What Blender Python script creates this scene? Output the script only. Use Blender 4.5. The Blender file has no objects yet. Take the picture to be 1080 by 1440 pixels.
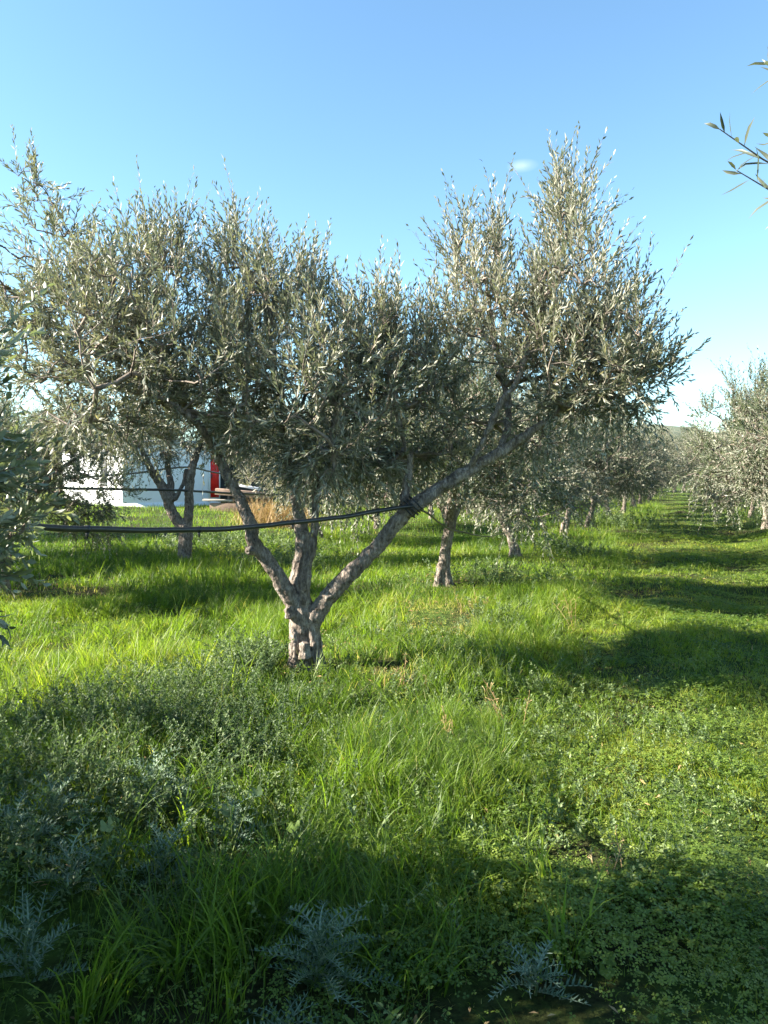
import bpy, math, numpy as np
from mathutils import Vector

S = bpy.context.scene
COL = S.collection
F = 1083.0            # focal length of the photograph in its own pixels
HOR = 670.0           # eye level
CAMZ = 1.6

# ------------------------------------------------------------------ helpers
_tab = np.random.default_rng(5).random((256, 256))
def vn(x, y, s=0):
    x = np.asarray(x, float) + 37.3 * s; y = np.asarray(y, float) + 11.7 * s
    xi = np.floor(x).astype(int); yi = np.floor(y).astype(int)
    fx = x - xi; fy = y - yi
    fx = fx * fx * (3 - 2 * fx); fy = fy * fy * (3 - 2 * fy)
    a = _tab[xi & 255, yi & 255]; b = _tab[(xi + 1) & 255, yi & 255]
    c = _tab[xi & 255, (yi + 1) & 255]; d = _tab[(xi + 1) & 255, (yi + 1) & 255]
    return (a * (1 - fx) + b * fx) * (1 - fy) + (c * (1 - fx) + d * fx) * fy
def sstep(a, b, x):
    t = np.clip((np.asarray(x, float) - a) / (b - a), 0, 1)
    return t * t * (3 - 2 * t)
def row_u(x, y):      # distance to the side of the row the big tree stands in
    return (x + 3.07 - 0.385 * y) * 0.933
def ground(x, y):
    x = np.asarray(x, float); y = np.asarray(y, float)
    u = row_u(x, y)
    r = np.hypot(x, y)
    lane = sstep(1.4, 2.2, u) * (1 - sstep(4.2, 5.0, u))
    near = 1 - sstep(60, 130, r)
    h = 0.16 * (vn(x / 3.1, y / 3.1, 1) - .5) + 0.10 * (vn(x / 1.1, y / 1.1, 2) - .5) * (1 - .3 * lane)
    h = h + 0.05 * (vn(x / .42, y / .42, 3) - .5)
    h = h + .13 * lane * (vn(x / 1.5, y / .75, 31) - .5) - 0.05 * lane + 0.16 * sstep(4.0, 5.4, u) + 0.06 * np.exp(-((u - 2.9) / .5) ** 2)
    h = h + 0.10 * np.exp(-(u / .9) ** 2)
    rise = .36 * sstep(19, 28, y) * (1 - sstep(-7.5, -2.5, x)) * (1 - sstep(60, 110, r))
    return h * near * sstep(.2, 2.0, r) + rise
def gz(x, y): return float(ground(x, y))

def npmesh(name, V, tris=None, quads=None, attrs=None, smooth=False):
    me = bpy.data.meshes.new(name)
    V = np.ascontiguousarray(V, dtype=np.float32)
    idx = []; starts = []; n = 0
    if quads is not None and len(quads):
        q = np.asarray(quads, np.int32); idx.append(q.ravel()); starts.append(np.arange(len(q)) * 4); n = q.size
    if tris is not None and len(tris):
        t = np.asarray(tris, np.int32); idx.append(t.ravel()); starts.append(n + np.arange(len(t)) * 3)
    idx = np.concatenate(idx).astype(np.int32); starts = np.concatenate(starts).astype(np.int32)
    me.vertices.add(len(V)); me.vertices.foreach_set('co', V.ravel())
    me.loops.add(len(idx)); me.loops.foreach_set('vertex_index', idx)
    me.polygons.add(len(starts)); me.polygons.foreach_set('loop_start', starts)
    if smooth: me.polygons.foreach_set('use_smooth', np.ones(len(starts), bool))
    me.update(calc_edges=True)
    for k, a in (attrs or {}).items():
        at = me.attributes.new(k, 'FLOAT', 'POINT')
        at.data.foreach_set('value', np.ascontiguousarray(a, np.float32))
    return me
def obj(name, me, mat=None, parent=None):
    o = bpy.data.objects.new(name, me); COL.objects.link(o)
    if mat is not None: me.materials.append(mat)
    if parent is not None: o.parent = parent
    return o
def tag(o, label=None, cat=None, group=None, kind=None):
    if label: o['label'] = label
    if cat: o['category'] = cat
    if group: o['group'] = group
    if kind: o['kind'] = kind
    return o
def empty(name, loc=(0, 0, 0), rz=0.0):
    o = bpy.data.objects.new(name, None); COL.objects.link(o)
    o.location = loc; o.rotation_euler = (0, 0, rz); o.empty_display_size = .2
    return o
def norm(a): return a / np.maximum(np.linalg.norm(a, axis=-1, keepdims=True), 1e-9)
def P(px, py, d): return np.array([(px - 540) / F * d, d, CAMZ - (py - HOR) / F * d])

class Buf:
    def __init__(s): s.V = []; s.T = []; s.Q = []; s.A = []; s.n = 0
    def add(s, V, tris=None, quads=None, a=None):
        V = np.asarray(V, float)
        if tris is not None and len(tris): s.T.append(np.asarray(tris) + s.n)
        if quads is not None and len(quads): s.Q.append(np.asarray(quads) + s.n)
        s.A.append(np.full(len(V), .5) if a is None else np.broadcast_to(np.asarray(a, float), (len(V),)))
        s.V.append(V); s.n += len(V)
    def mesh(s, name, smooth=False):
        return npmesh(name, np.concatenate(s.V), np.concatenate(s.T) if s.T else None,
                      np.concatenate(s.Q) if s.Q else None, {'tint': np.concatenate(s.A)}, smooth)
def tube(buf, pts, rad, sides=6, caps=False, a=.5, lump=0.0, rng=None):
    pts = np.asarray(pts, float); n = len(pts); rad = np.broadcast_to(np.asarray(rad, float), (n,))
    tan = norm(np.gradient(pts, axis=0))
    ref = np.array([0.31, 0.2, 0.93]) if abs(tan[0] @ np.array([0, 0, 1])) < .8 else np.array([1, .1, .1])
    u = norm(np.cross(tan, ref)); v = np.cross(tan, u)
    ang = np.arange(sides) * 2 * np.pi / sides
    R = rad[:, None] * (1 + (lump * (rng.random((n, sides)) - .5) if lump else 0))
    V = pts[:, None] + R[..., None] * (np.cos(ang)[None, :, None] * u[:, None] + np.sin(ang)[None, :, None] * v[:, None])
    i = np.arange(n - 1)[:, None] * sides; j = np.arange(sides)[None]; k = (j + 1) % sides
    Q = np.stack([i + j, i + k, i + sides + k, i + sides + j], -1).reshape(-1, 4)
    V = V.reshape(-1, 3); T = None
    if caps:
        V = np.concatenate([V, pts[:1] - tan[:1] * rad[0] * .5, pts[-1:] + tan[-1:] * rad[-1] * .5])
        a0 = n * sides; e = (n - 1) * sides; jj = np.arange(sides); kk = (jj + 1) % sides
        T = np.concatenate([np.stack([kk, jj, np.full(sides, a0)], -1), np.stack([e + jj, e + kk, np.full(sides, a0 + 1)], -1)])
    buf.add(V, T, Q, a)
def smooth_path(ctrl, rad, step=.05):
    """Catmull-Rom through the control points, resampled."""
    c = np.asarray(ctrl, float); r = np.asarray(rad, float)
    e = np.vstack([2 * c[0] - c[1], c, 2 * c[-1] - c[-2]])
    out = []; ro = []
    for i in range(len(c) - 1):
        p0, p1, p2, p3 = e[i:i + 4]
        m = max(2, int(np.linalg.norm(p2 - p1) / step))
        for t in np.arange(m) / m:
            out.append(.5 * (2 * p1 + (p2 - p0) * t + (2 * p0 - 5 * p1 + 4 * p2 - p3) * t * t + (3 * p1 - p0 - 3 * p2 + p3) * t ** 3))
            ro.append(r[i] * (1 - t) + r[i + 1] * t)
    out.append(c[-1]); ro.append(r[-1])
    return np.array(out), np.array(ro)
def box(buf, lo, hi, a=.5):
    x0, y0, z0 = lo; x1, y1, z1 = hi
    V = [(x0, y0, z0), (x1, y0, z0), (x1, y1, z0), (x0, y1, z0), (x0, y0, z1), (x1, y0, z1), (x1, y1, z1), (x0, y1, z1)]
    buf.add(V, None, [(3, 2, 1, 0), (4, 5, 6, 7), (0, 1, 5, 4), (1, 2, 6, 5), (2, 3, 7, 6), (3, 0, 4, 7)], a)

# ------------------------------------------------------------------ materials
def newmat(name):
    m = bpy.data.materials.new(name); m.use_nodes = True
    nt = m.node_tree; nt.nodes.clear()
    return m, nt, nt.nodes, nt.links
def N(nodes, typ, **kw):
    n = nodes.new(typ)
    for k, v in kw.items():
        if k.startswith('i_'): n.inputs[k[2:].replace('_', ' ')].default_value = v
        else: setattr(n, k, v)
    return n
def ramp(nodes, stops):
    r = nodes.new('ShaderNodeValToRGB'); el = r.color_ramp.elements
    while len(el) < len(stops): el.new(.5)
    for e, (p, c) in zip(el, stops): e.position = p; e.color = (*c, 1)
    return r
def mixc(nt, fac, a, b, blend='MIX'):
    m = nt.nodes.new('ShaderNodeMix'); m.data_type = 'RGBA'; m.blend_type = blend
    for sock, v in ((0, fac), (6, a), (7, b)):
        if isinstance(v, bpy.types.NodeSocket): nt.links.new(v, m.inputs[sock])
        else: m.inputs[sock].default_value = v if sock == 0 else (*v, 1)
    return m.outputs[2]
def leafmat(name, stops, under=None, transl=.3, tcol=1.2, rough=.45, spec=.5, tb=.55):
    m, nt, nd, lk = newmat(name)
    at = N(nd, 'ShaderNodeAttribute', attribute_name='tint')
    r = ramp(nd, stops); lk.new(at.outputs['Fac'], r.inputs[0])
    col = r.outputs[0]
    if under is not None:
        g = N(nd, 'ShaderNodeNewGeometry')
        col2 = mixc(nt, g.outputs['Backfacing'], col, under)
    else: col2 = col
    p = N(nd, 'ShaderNodeBsdfPrincipled'); p.inputs['Roughness'].default_value = rough
    p.inputs['Specular IOR Level'].default_value = spec
    lk.new(col2, p.inputs['Base Color'])
    t = N(nd, 'ShaderNodeBsdfTranslucent')
    tc = mixc(nt, 1.0, col, (tcol * 1.0, tcol * 1.05, tcol * tb), 'MULTIPLY'); lk.new(tc, t.inputs['Color'])
    mx = N(nd, 'ShaderNodeMixShader'); mx.inputs[0].default_value = transl
    lk.new(p.outputs[0], mx.inputs[1]); lk.new(t.outputs[0], mx.inputs[2])
    o = N(nd, 'ShaderNodeOutputMaterial'); lk.new(mx.outputs[0], o.inputs[0])
    return m
def surfmat(name, c0, c1, scale=8, rough=.85, bump=.3, bscale=None, c2=None, detail=6, spec=.3, dist=.02):
    m, nt, nd, lk = newmat(name)
    tc = N(nd, 'ShaderNodeTexCoord')
    n1 = N(nd, 'ShaderNodeTexNoise'); n1.inputs['Scale'].default_value = scale; n1.inputs['Detail'].default_value = detail
    lk.new(tc.outputs['Object'], n1.inputs['Vector'])
    st = [(.32, c0), (.66, c1)] if c2 is None else [(.3, c0), (.52, c1), (.68, c2)]
    r = ramp(nd, st); lk.new(n1.outputs[0], r.inputs[0])
    p = N(nd, 'ShaderNodeBsdfPrincipled'); p.inputs['Roughness'].default_value = rough; p.inputs['Specular IOR Level'].default_value = spec
    lk.new(r.outputs[0], p.inputs['Base Color'])
    n2 = N(nd, 'ShaderNodeTexNoise'); n2.inputs['Scale'].default_value = bscale or scale * 4; n2.inputs['Detail'].default_value = 5
    lk.new(tc.outputs['Object'], n2.inputs['Vector'])
    b = N(nd, 'ShaderNodeBump'); b.inputs['Strength'].default_value = bump; b.inputs['Distance'].default_value = dist
    lk.new(n2.outputs[0], b.inputs['Height']); lk.new(b.outputs[0], p.inputs['Normal'])
    o = N(nd, 'ShaderNodeOutputMaterial'); lk.new(p.outputs[0], o.inputs[0])
    return m

def barkmat():
    m, nt, nd, lk = newmat('olive_bark')
    tc = N(nd, 'ShaderNodeTexCoord')
    mp = N(nd, 'ShaderNodeMapping'); mp.inputs['Scale'].default_value = (1, 1, .35); lk.new(tc.outputs['Object'], mp.inputs['Vector'])
    n1 = N(nd, 'ShaderNodeTexNoise'); n1.inputs['Scale'].default_value = 9; n1.inputs['Detail'].default_value = 8; n1.inputs['Roughness'].default_value = .7
    lk.new(tc.outputs['Object'], n1.inputs['Vector'])
    n2 = N(nd, 'ShaderNodeTexNoise'); n2.inputs['Scale'].default_value = 38; n2.inputs['Detail'].default_value = 6; n2.inputs['Roughness'].default_value = .7
    lk.new(mp.outputs[0], n2.inputs['Vector'])
    vo = N(nd, 'ShaderNodeTexVoronoi'); vo.feature = 'DISTANCE_TO_EDGE'; vo.inputs['Scale'].default_value = 34; lk.new(mp.outputs[0], vo.inputs['Vector'])
    r1 = ramp(nd, [(.25, (.075, .063, .053)), (.40, (.20, .168, .140)), (.54, (.32, .272, .226)), (.74, (.44, .40, .35))]); lk.new(n1.outputs[0], r1.inputs[0])
    r2 = ramp(nd, [(.34, (.20, .175, .155)), (.50, (.75, .72, .70)), (.64, (1.1, 1.08, 1.05))]); lk.new(n2.outputs[0], r2.inputs[0])
    c = mixc(nt, .85, r1.outputs[0], r2.outputs[0], 'MULTIPLY')
    mp2 = N(nd, 'ShaderNodeMapping'); mp2.inputs['Scale'].default_value = (1, 1, .22); lk.new(tc.outputs['Object'], mp2.inputs['Vector'])
    ck = N(nd, 'ShaderNodeTexNoise'); ck.inputs['Scale'].default_value = 30; ck.inputs['Detail'].default_value = 7; ck.inputs['Distortion'].default_value = 1.2; lk.new(mp2.outputs[0], ck.inputs['Vector'])
    rk = ramp(nd, [(.44, (1, 1, 1)), (.49, (.30, .26, .23)), (.52, (.30, .26, .23)), (.57, (1, 1, 1))]); lk.new(ck.outputs[0], rk.inputs[0])
    c = mixc(nt, .55, c, rk.outputs[0], 'MULTIPLY')
    li = N(nd, 'ShaderNodeTexNoise'); li.inputs['Scale'].default_value = 17; li.inputs['Detail'].default_value = 9; li.inputs['Roughness'].default_value = .75; lk.new(tc.outputs['Object'], li.inputs['Vector'])
    rl = ramp(nd, [(.60, (0, 0, 0)), (.66, (.7, .7, .7))]); lk.new(li.outputs[0], rl.inputs[0])
    c = mixc(nt, rl.outputs[0], c, (.34, .335, .29))
    p = N(nd, 'ShaderNodeBsdfPrincipled'); p.inputs['Roughness'].default_value = .88; p.inputs['Specular IOR Level'].default_value = .2
    lk.new(c, p.inputs['Base Color'])
    ad = N(nd, 'ShaderNodeMath', operation='MULTIPLY_ADD'); lk.new(vo.outputs['Distance'], ad.inputs[0]); ad.inputs[1].default_value = .8; lk.new(n2.outputs[0], ad.inputs[2])
    b = N(nd, 'ShaderNodeBump'); b.inputs['Strength'].default_value = .9; b.inputs['Distance'].default_value = .02
    lk.new(ad.outputs[0], b.inputs['Height']); lk.new(b.outputs[0], p.inputs['Normal'])
    o = N(nd, 'ShaderNodeOutputMaterial'); lk.new(p.outputs[0], o.inputs[0])
    return m
M = {}
M['bark'] = barkmat()
M['twig'] = surfmat('twig_bark', (.10, .078, .06), (.26, .21, .17), 14, .85, .3)
M['olive'] = leafmat('olive_leaf', [(0, (.068, .080, .052)), (.45, (.120, .128, .084)), (.8, (.185, .18, .118)), (1, (.25, .215, .125))],
                     under=(.305, .30, .225), transl=.24, tcol=1.7, rough=.47, spec=.42, tb=.7)
M['olive_green'] = leafmat('green_olive_leaf', [(0, (.035, .055, .028)), (.5, (.075, .098, .048)), (1, (.15, .155, .07))],
                     under=(.25, .255, .185), transl=.24, tcol=1.7, rough=.5, spec=.38, tb=.8)
M['olive_young'] = leafmat('young_olive_leaf', [(0, (.07, .088, .055)), (.5, (.12, .14, .08)), (1, (.19, .20, .105))],
                     under=(.32, .335, .26), transl=.3, tcol=1.6, rough=.42, spec=.5)
M['grass'] = leafmat('grass_blade', [(0, (.036, .068, .012)), (.4, (.084, .142, .015)), (.75, (.146, .200, .020)), (.93, (.22, .235, .032)), (1, (.34, .29, .13))],
                     transl=.45, tcol=2.1, rough=.5, spec=.35)
M['clover'] = leafmat('clover_leaf', [(0, (.042, .080, .016)), (.5, (.100, .155, .022)), (1, (.18, .22, .035))], transl=.38, tcol=1.9, rough=.5, spec=.35)
M['weed'] = leafmat('weed_leaf', [(0, (.05, .085, .035)), (.5, (.10, .145, .058)), (1, (.18, .23, .09))], transl=.3, tcol=1.5, rough=.55, spec=.3)
M['thistle'] = leafmat('thistle_leaf', [(0, (.055, .10, .055)), (.5, (.115, .175, .110)), (1, (.26, .32, .22))], transl=.2, tcol=1.1, rough=.6, spec=.3)
M['straw'] = leafmat('dry_straw', [(0, (.20, .12, .055)), (.5, (.36, .24, .11)), (1, (.50, .37, .20))], transl=.2, tcol=1.1, rough=.7, spec=.2)
M['hose'] = surfmat('black_hose_plastic', (.010, .011, .012), (.022, .023, .024), 20, .38, .05, spec=.5)
M['white'] = surfmat('white_wall_paint', (.74, .74, .73), (.82, .82, .80), 1.2, .8, .15, 30)
M['plinth'] = surfmat('grey_concrete', (.28, .28, .27), (.4, .4, .38), 3, .9, .2, 40)
M['red'] = surfmat('red_door_paint', (.72, .015, .012), (.80, .03, .02), 3, .45, .05)
M['board'] = surfmat('pale_board', (.34, .29, .23), (.48, .42, .35), 6, .8, .2)
M['brown'] = surfmat('brown_board', (.22, .14, .10), (.32, .22, .16), 6, .8, .2)
M['dark'] = surfmat('dark_shed_metal', (.05, .055, .06), (.09, .09, .095), 3, .6, .1)

# ------------------------------------------------------------------ light, sky, camera
AZ = math.radians(-94.0)           # sun azimuth from +Y, clockwise
EL = math.radians(29.0)
sd = Vector((math.sin(AZ) * math.cos(EL), math.cos(AZ) * math.cos(EL), math.sin(EL)))
W = bpy.data.worlds.new('World'); S.world = W; W.use_nodes = True
nt = W.node_tree
sky = nt.nodes.new('ShaderNodeTexSky'); sky.sky_type = 'NISHITA'; sky.sun_disc = False
sky.sun_elevation = EL; sky.sun_rotation = AZ % (2 * math.pi)
sky.air_density = 1.0; sky.dust_density = .12; sky.ozone_density = 1.6
bg = nt.nodes['Background']; bg.inputs[1].default_value = .056
skc = mixc(nt, 1.0, sky.outputs[0], (.90, 1.10, 1.12), 'MULTIPLY')
# one small wisp of cloud
tcw = nt.nodes.new('ShaderNodeTexCoord')
cd = norm(np.array([(735 - 540) / F, 1.0, (HOR - 233) / F]))
def vmath(op, a, b):
    n = nt.nodes.new('ShaderNodeVectorMath'); n.operation = op
    for i, v in enumerate((a, b)):
        if isinstance(v, bpy.types.NodeSocket): nt.links.new(v, n.inputs[i])
        elif v is not None: n.inputs[i].default_value = v
    return n
dv = vmath('MULTIPLY', vmath('SUBTRACT', tcw.outputs['Generated'], tuple(cd)).outputs[0], (52, 30, 130))
nz = nt.nodes.new('ShaderNodeTexNoise'); nz.inputs['Scale'].default_value = 45; nz.inputs['Detail'].default_value = 4
nt.links.new(tcw.outputs['Generated'], nz.inputs['Vector'])
ln = vmath('LENGTH', dv.outputs[0], None)
m1 = nt.nodes.new('ShaderNodeMapRange'); m1.inputs[1].default_value = 1.0; m1.inputs[2].default_value = 0.0; nt.links.new(ln.outputs['Value'], m1.inputs[0])
m2 = nt.nodes.new('ShaderNodeMath'); m2.operation = 'MULTIPLY'; m1.inputs[4].default_value = .42; nt.links.new(m1.outputs[0], m2.inputs[0]); nt.links.new(nz.outputs[0], m2.inputs[1])
skc = mixc(nt, m2.outputs[0], skc, (7.0, 7.4, 8.0))
nt.links.new(skc, bg.inputs[0])
L = bpy.data.lights.new('sun', 'SUN'); L.energy = 5.0; L.angle = math.radians(.53); L.color = (1.0, .93, .82)
lo = bpy.data.objects.new('sun', L); COL.objects.link(lo); lo.rotation_euler = (-sd).to_track_quat('-Z', 'Y').to_euler()
cam = bpy.data.cameras.new('camera'); co = bpy.data.objects.new('camera', cam); COL.objects.link(co)
co.location = (0, 0, CAMZ); co.rotation_euler = (math.radians(90), 0, 0)
cam.sensor_fit = 'VERTICAL'; cam.sensor_height = 36; cam.lens = 36 * F / 1440; cam.shift_y = (HOR - 720) / 1440
cam.clip_start = .05; cam.clip_end = 6000
S.camera = co
S.view_settings.view_transform = 'Standard'; S.view_settings.look = 'None'; S.view_settings.gamma = 1
S.view_settings.exposure = 2.45
S.cycles.max_bounces = 8; S.cycles.transmission_bounces = 6; S.cycles.diffuse_bounces = 4
S.cycles.use_adaptive_sampling = True; S.cycles.adaptive_threshold = .015; S.cycles.use_denoising = True

# ------------------------------------------------------------------ ground and hills
def make_ground():
    k = np.linspace(-1, 1, 461)
    ax = np.sinh(k * 6.2) / np.sinh(6.2) * 3200
    X, Y = np.meshgrid(ax, ax + 6.0, indexing='ij')
    Z = ground(X, Y)
    V = np.stack([X, Y, Z], -1).reshape(-1, 3); n = len(k)
    i = np.arange(n - 1)[:, None] * n; j = np.arange(n - 1)[None]
    Q = np.stack([i + j, i + n + j, i + n + j + 1, i + j + 1], -1).reshape(-1, 4)
    me = npmesh('ground', V, None, Q, None, True)
    m, nt, nd, lk = newmat('meadow_soil')
    g = N(nd, 'ShaderNodeTexCoord')
    a = N(nd, 'ShaderNodeTexNoise'); a.inputs['Scale'].default_value = .9; a.inputs['Detail'].default_value = 9; a.inputs['Roughness'].default_value = .65
    b = N(nd, 'ShaderNodeTexNoise'); b.inputs['Scale'].default_value = 22; b.inputs['Detail'].default_value = 8; b.inputs['Roughness'].default_value = .7
    for q in (a, b): lk.new(g.outputs['Object'], q.inputs['Vector'])
    r1 = ramp(nd, [(.30, (.050, .036, .024)), (.44, (.055, .060, .020)), (.56, (.075, .125, .022)), (.72, (.12, .175, .032))]); lk.new(a.outputs[0], r1.inputs[0])
    r2 = ramp(nd, [(.35, (.35, .35, .35)), (.62, (1.15, 1.15, 1.1))]); lk.new(b.outputs[0], r2.inputs[0])
    c = mixc(nt, 1.0, r1.outputs[0], r2.outputs[0], 'MULTIPLY')
    p = N(nd, 'ShaderNodeBsdfPrincipled'); p.inputs['Roughness'].default_value = .9; p.inputs['Specular IOR Level'].default_value = .1
    lk.new(c, p.inputs['Base Color'])
    bu = N(nd, 'ShaderNodeBump'); bu.inputs['Strength'].default_value = 1; bu.inputs['Distance'].default_value = .05
    lk.new(b.outputs[0], bu.inputs['Height']); lk.new(bu.outputs[0], p.inputs['Normal'])
    o = N(nd, 'ShaderNodeOutputMaterial'); lk.new(p.outputs[0], o.inputs[0])
    tag(obj('ground', me, m), kind='structure')
make_ground()
def make_hills():
    na, nr = 160, 14
    az = np.linspace(-1.1, 1.1, na); rr = np.linspace(0, 1, nr)
    A, R = np.meshgrid(az, rr, indexing='ij')
    peak = 60 + 70 * vn(A * 4 + 3, A * 0, 7) + 30 * vn(A * 14, A * 0, 8) + 50 * np.exp(-((A - .34) / .12) ** 2)
    dist = 1500 + 1100 * R
    Z = peak * np.sin(np.pi * np.clip(R, 0, 1) * .5) * (1 + .18 * (vn(A * 40, R * 9, 9) - .5)) - 3
    Z[:, 0] = -3
    V = np.stack([np.sin(A) * dist, np.cos(A) * dist, Z], -1).reshape(-1, 3)
    i = np.arange(na - 1)[:, None] * nr; j = np.arange(nr - 1)[None]
    Q = np.stack([i + j, i + nr + j, i + nr + j + 1, i + j + 1], -1).reshape(-1, 4)
    m = surfmat('hill_scrub', (.06, .085, .05), (.13, .135, .085), .02, .95, .2, .2)
    tag(obj('hills', npmesh('hills', V, None, Q, None, True), m), kind='structure')
make_hills()

# ------------------------------------------------------------------ olive trees
def leaves_from_shoots(buf, rng, O, D, Ls, bend, n_leaf=24, leaf=.055, wid=.0115, hi=False, tint0=.45, spread=(25, 60)):
    s = len(O)
    t = np.linspace(.06, 1, n_leaf)[None] + rng.normal(0, .012, (s, n_leaf))
    pos = O[:, None] + D[:, None] * (Ls[:, None] * t)[..., None] + bend[:, None] * (Ls[:, None] * t * t)[..., None]
    tan = norm(D[:, None] + 2 * t[..., None] * bend[:, None])
    ref = norm(rng.normal(size=(s, 1, 3)))
    u = norm(np.cross(tan, ref)); v = np.cross(tan, u)
    i = np.arange(n_leaf)[None]
    phi = (i // 2) * (np.pi / 2) + (i % 2) * np.pi + rng.normal(0, .35, (s, n_leaf))
    rad = np.cos(phi)[..., None] * u + np.sin(phi)[..., None] * v
    al = np.radians(rng.uniform(spread[0], spread[1], (s, n_leaf)) * (1.15 - .45 * t))
    ld = norm(tan * np.cos(al)[..., None] + rad * np.sin(al)[..., None] + rng.normal(0, .08, (s, n_leaf, 3)))
    nn = norm(tan - (tan * ld).sum(-1, keepdims=True) * ld + .35 * rng.normal(size=(s, n_leaf, 3)))
    nn = norm(nn - (nn * ld).sum(-1, keepdims=True) * ld)
    sd_ = np.cross(ld, nn)
    LL = leaf * rng.uniform(.65, 1.15, (s, n_leaf)) * (1.05 - .45 * np.clip(t, 0, 1) ** 3)
    WW = wid * rng.uniform(.75, 1.2, (s, n_leaf)) * .5
    tint = np.clip(tint0 + rng.normal(0, .16, (s, 1)) + rng.normal(0, .13, (s, n_leaf)), 0, 1)
    m = s * n_leaf
    pos, ld, nn, sd_ = (a.reshape(m, 3) for a in (pos, ld, nn, sd_)); LL = LL.reshape(m, 1); WW = WW.reshape(m, 1); tint = tint.reshape(m)
    keep = rng.random(m) < .93
    pos, ld, nn, sd_, LL, WW, tint = (a[keep] for a in (pos, ld, nn, sd_, LL, WW, tint)); m = len(pos)
    cup = WW * .35
    if hi:
        cv = rng.normal(0, .10, (m, 1)) * LL
        mid1 = pos + ld * LL * .32 + nn * cv * .5; mid2 = pos + ld * LL * .66 + nn * cv * .8; tip = pos + ld * LL
        V = np.stack([pos, mid1, mid2, tip, mid1 + sd_ * WW * .95 + nn * cup, mid2 + sd_ * WW * .85 + nn * cup,
                      mid1 - sd_ * WW * .95 + nn * cup, mid2 - sd_ * WW * .85 + nn * cup], 1).reshape(-1, 3)
        b = np.arange(m)[:, None] * 8
        Q = np.concatenate([b + [1, 4, 5, 2], b + [1, 2, 7, 6]])
        T = np.concatenate([b + [0, 4, 1], b + [2, 5, 3], b + [0, 1, 6], b + [2, 3, 7]])
        buf.add(V, T, Q, np.repeat(tint, 8))
    else:
        mid = pos + ld * LL * .45
        V = np.stack([pos, pos + ld * LL, mid + sd_ * WW + nn * cup, mid - sd_ * WW + nn * cup], 1).reshape(-1, 3)
        b = np.arange(m)[:, None] * 4
        buf.add(V, np.concatenate([b + [0, 2, 1], b + [0, 1, 3]]), None, np.repeat(tint, 4))

def sample_blobs(rng, blobs, n):
    """blobs: (centre, radii, weight, up) -> points, up value, outward direction"""
    w = np.array([b[2] for b in blobs], float); k = rng.choice(len(blobs), n, p=w / w.sum())
    c = np.array([b[0] for b in blobs])[k]; r = np.array([b[1] for b in blobs])[k]; up = np.array([b[3] for b in blobs])[k]
    d = norm(rng.normal(size=(n, 3))) * (rng.random((n, 1)) ** .42)
    return c + d * r, up, d

def grow(rng, limbs, T, seg=.11, wob=.25):
    """Joins every target point to the growing skeleton; returns paths and radii."""
    cap = 200000
    pos = np.zeros((cap, 3)); par = np.full(cap, -1); n = 0; base_r = np.zeros(cap)
    for pts, rad in limbs:
        k = len(pts) * 2 // 5 if len(pts) > 12 else 0
        m = len(pts) - k; pos[n:n + m] = pts[k:]; base_r[n:n + m] = rad[k:]; n += m
    n0 = n
    d0 = np.array([np.linalg.norm(pos[:n0] - t, axis=1).min() for t in T])
    paths = []
    for ti in np.argsort(d0):
        t = T[ti]; dv = pos[:n] - t
        cost = np.linalg.norm(dv, axis=1) + .35 * np.maximum(0, dv[:, 2] + .05)
        i = int(np.argmin(cost)); p = pos[i]; dd = np.linalg.norm(t - p)
        k = max(2, int(dd / seg)); f = np.linspace(0, 1, k + 1)[1:, None]
        side = rng.normal(size=3) * dd * wob * .5; side[2] -= dd * .08
        pts = p + (t - p) * f + side * (f * (1 - f)) + rng.normal(0, .012, (k, 3))
        ids = np.arange(n, n + k); pos[n:n + k] = pts; par[n] = i; par[n + 1:n + k] = ids[:-1]; n += k
        paths.append((ti, i, ids))
    cnt = np.zeros(n)
    for _, _, ids in paths: cnt[ids[-1]] += 1
    for i in range(n - 1, n0 - 1, -1):
        if par[i] >= 0: cnt[par[i]] += cnt[i]
    r = .0042 * np.maximum(cnt, 1) ** .46
    return pos[:n], r, paths, n0, base_r[:n]

def remesh_trunk(name, buf, voxel, parent, disp=.02, fine=.013):
    o = obj(name, buf.mesh(name), M['bark'], parent)
    md = o.modifiers.new('fuse', 'REMESH'); md.mode = 'VOXEL'; md.voxel_size = voxel; md.use_smooth_shade = True
    for sc_, st in ((.22, disp * 1.5), (.05, disp * .75), (.017, fine)):
        tx = bpy.data.textures.new('bark_relief', 'CLOUDS'); tx.noise_scale = sc_; tx.noise_depth = 3
        d = o.modifiers.new('relief', 'DISPLACE'); d.texture = tx; d.strength = st; d.mid_level = .5; d.texture_coords = 'LOCAL'
    return o

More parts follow.
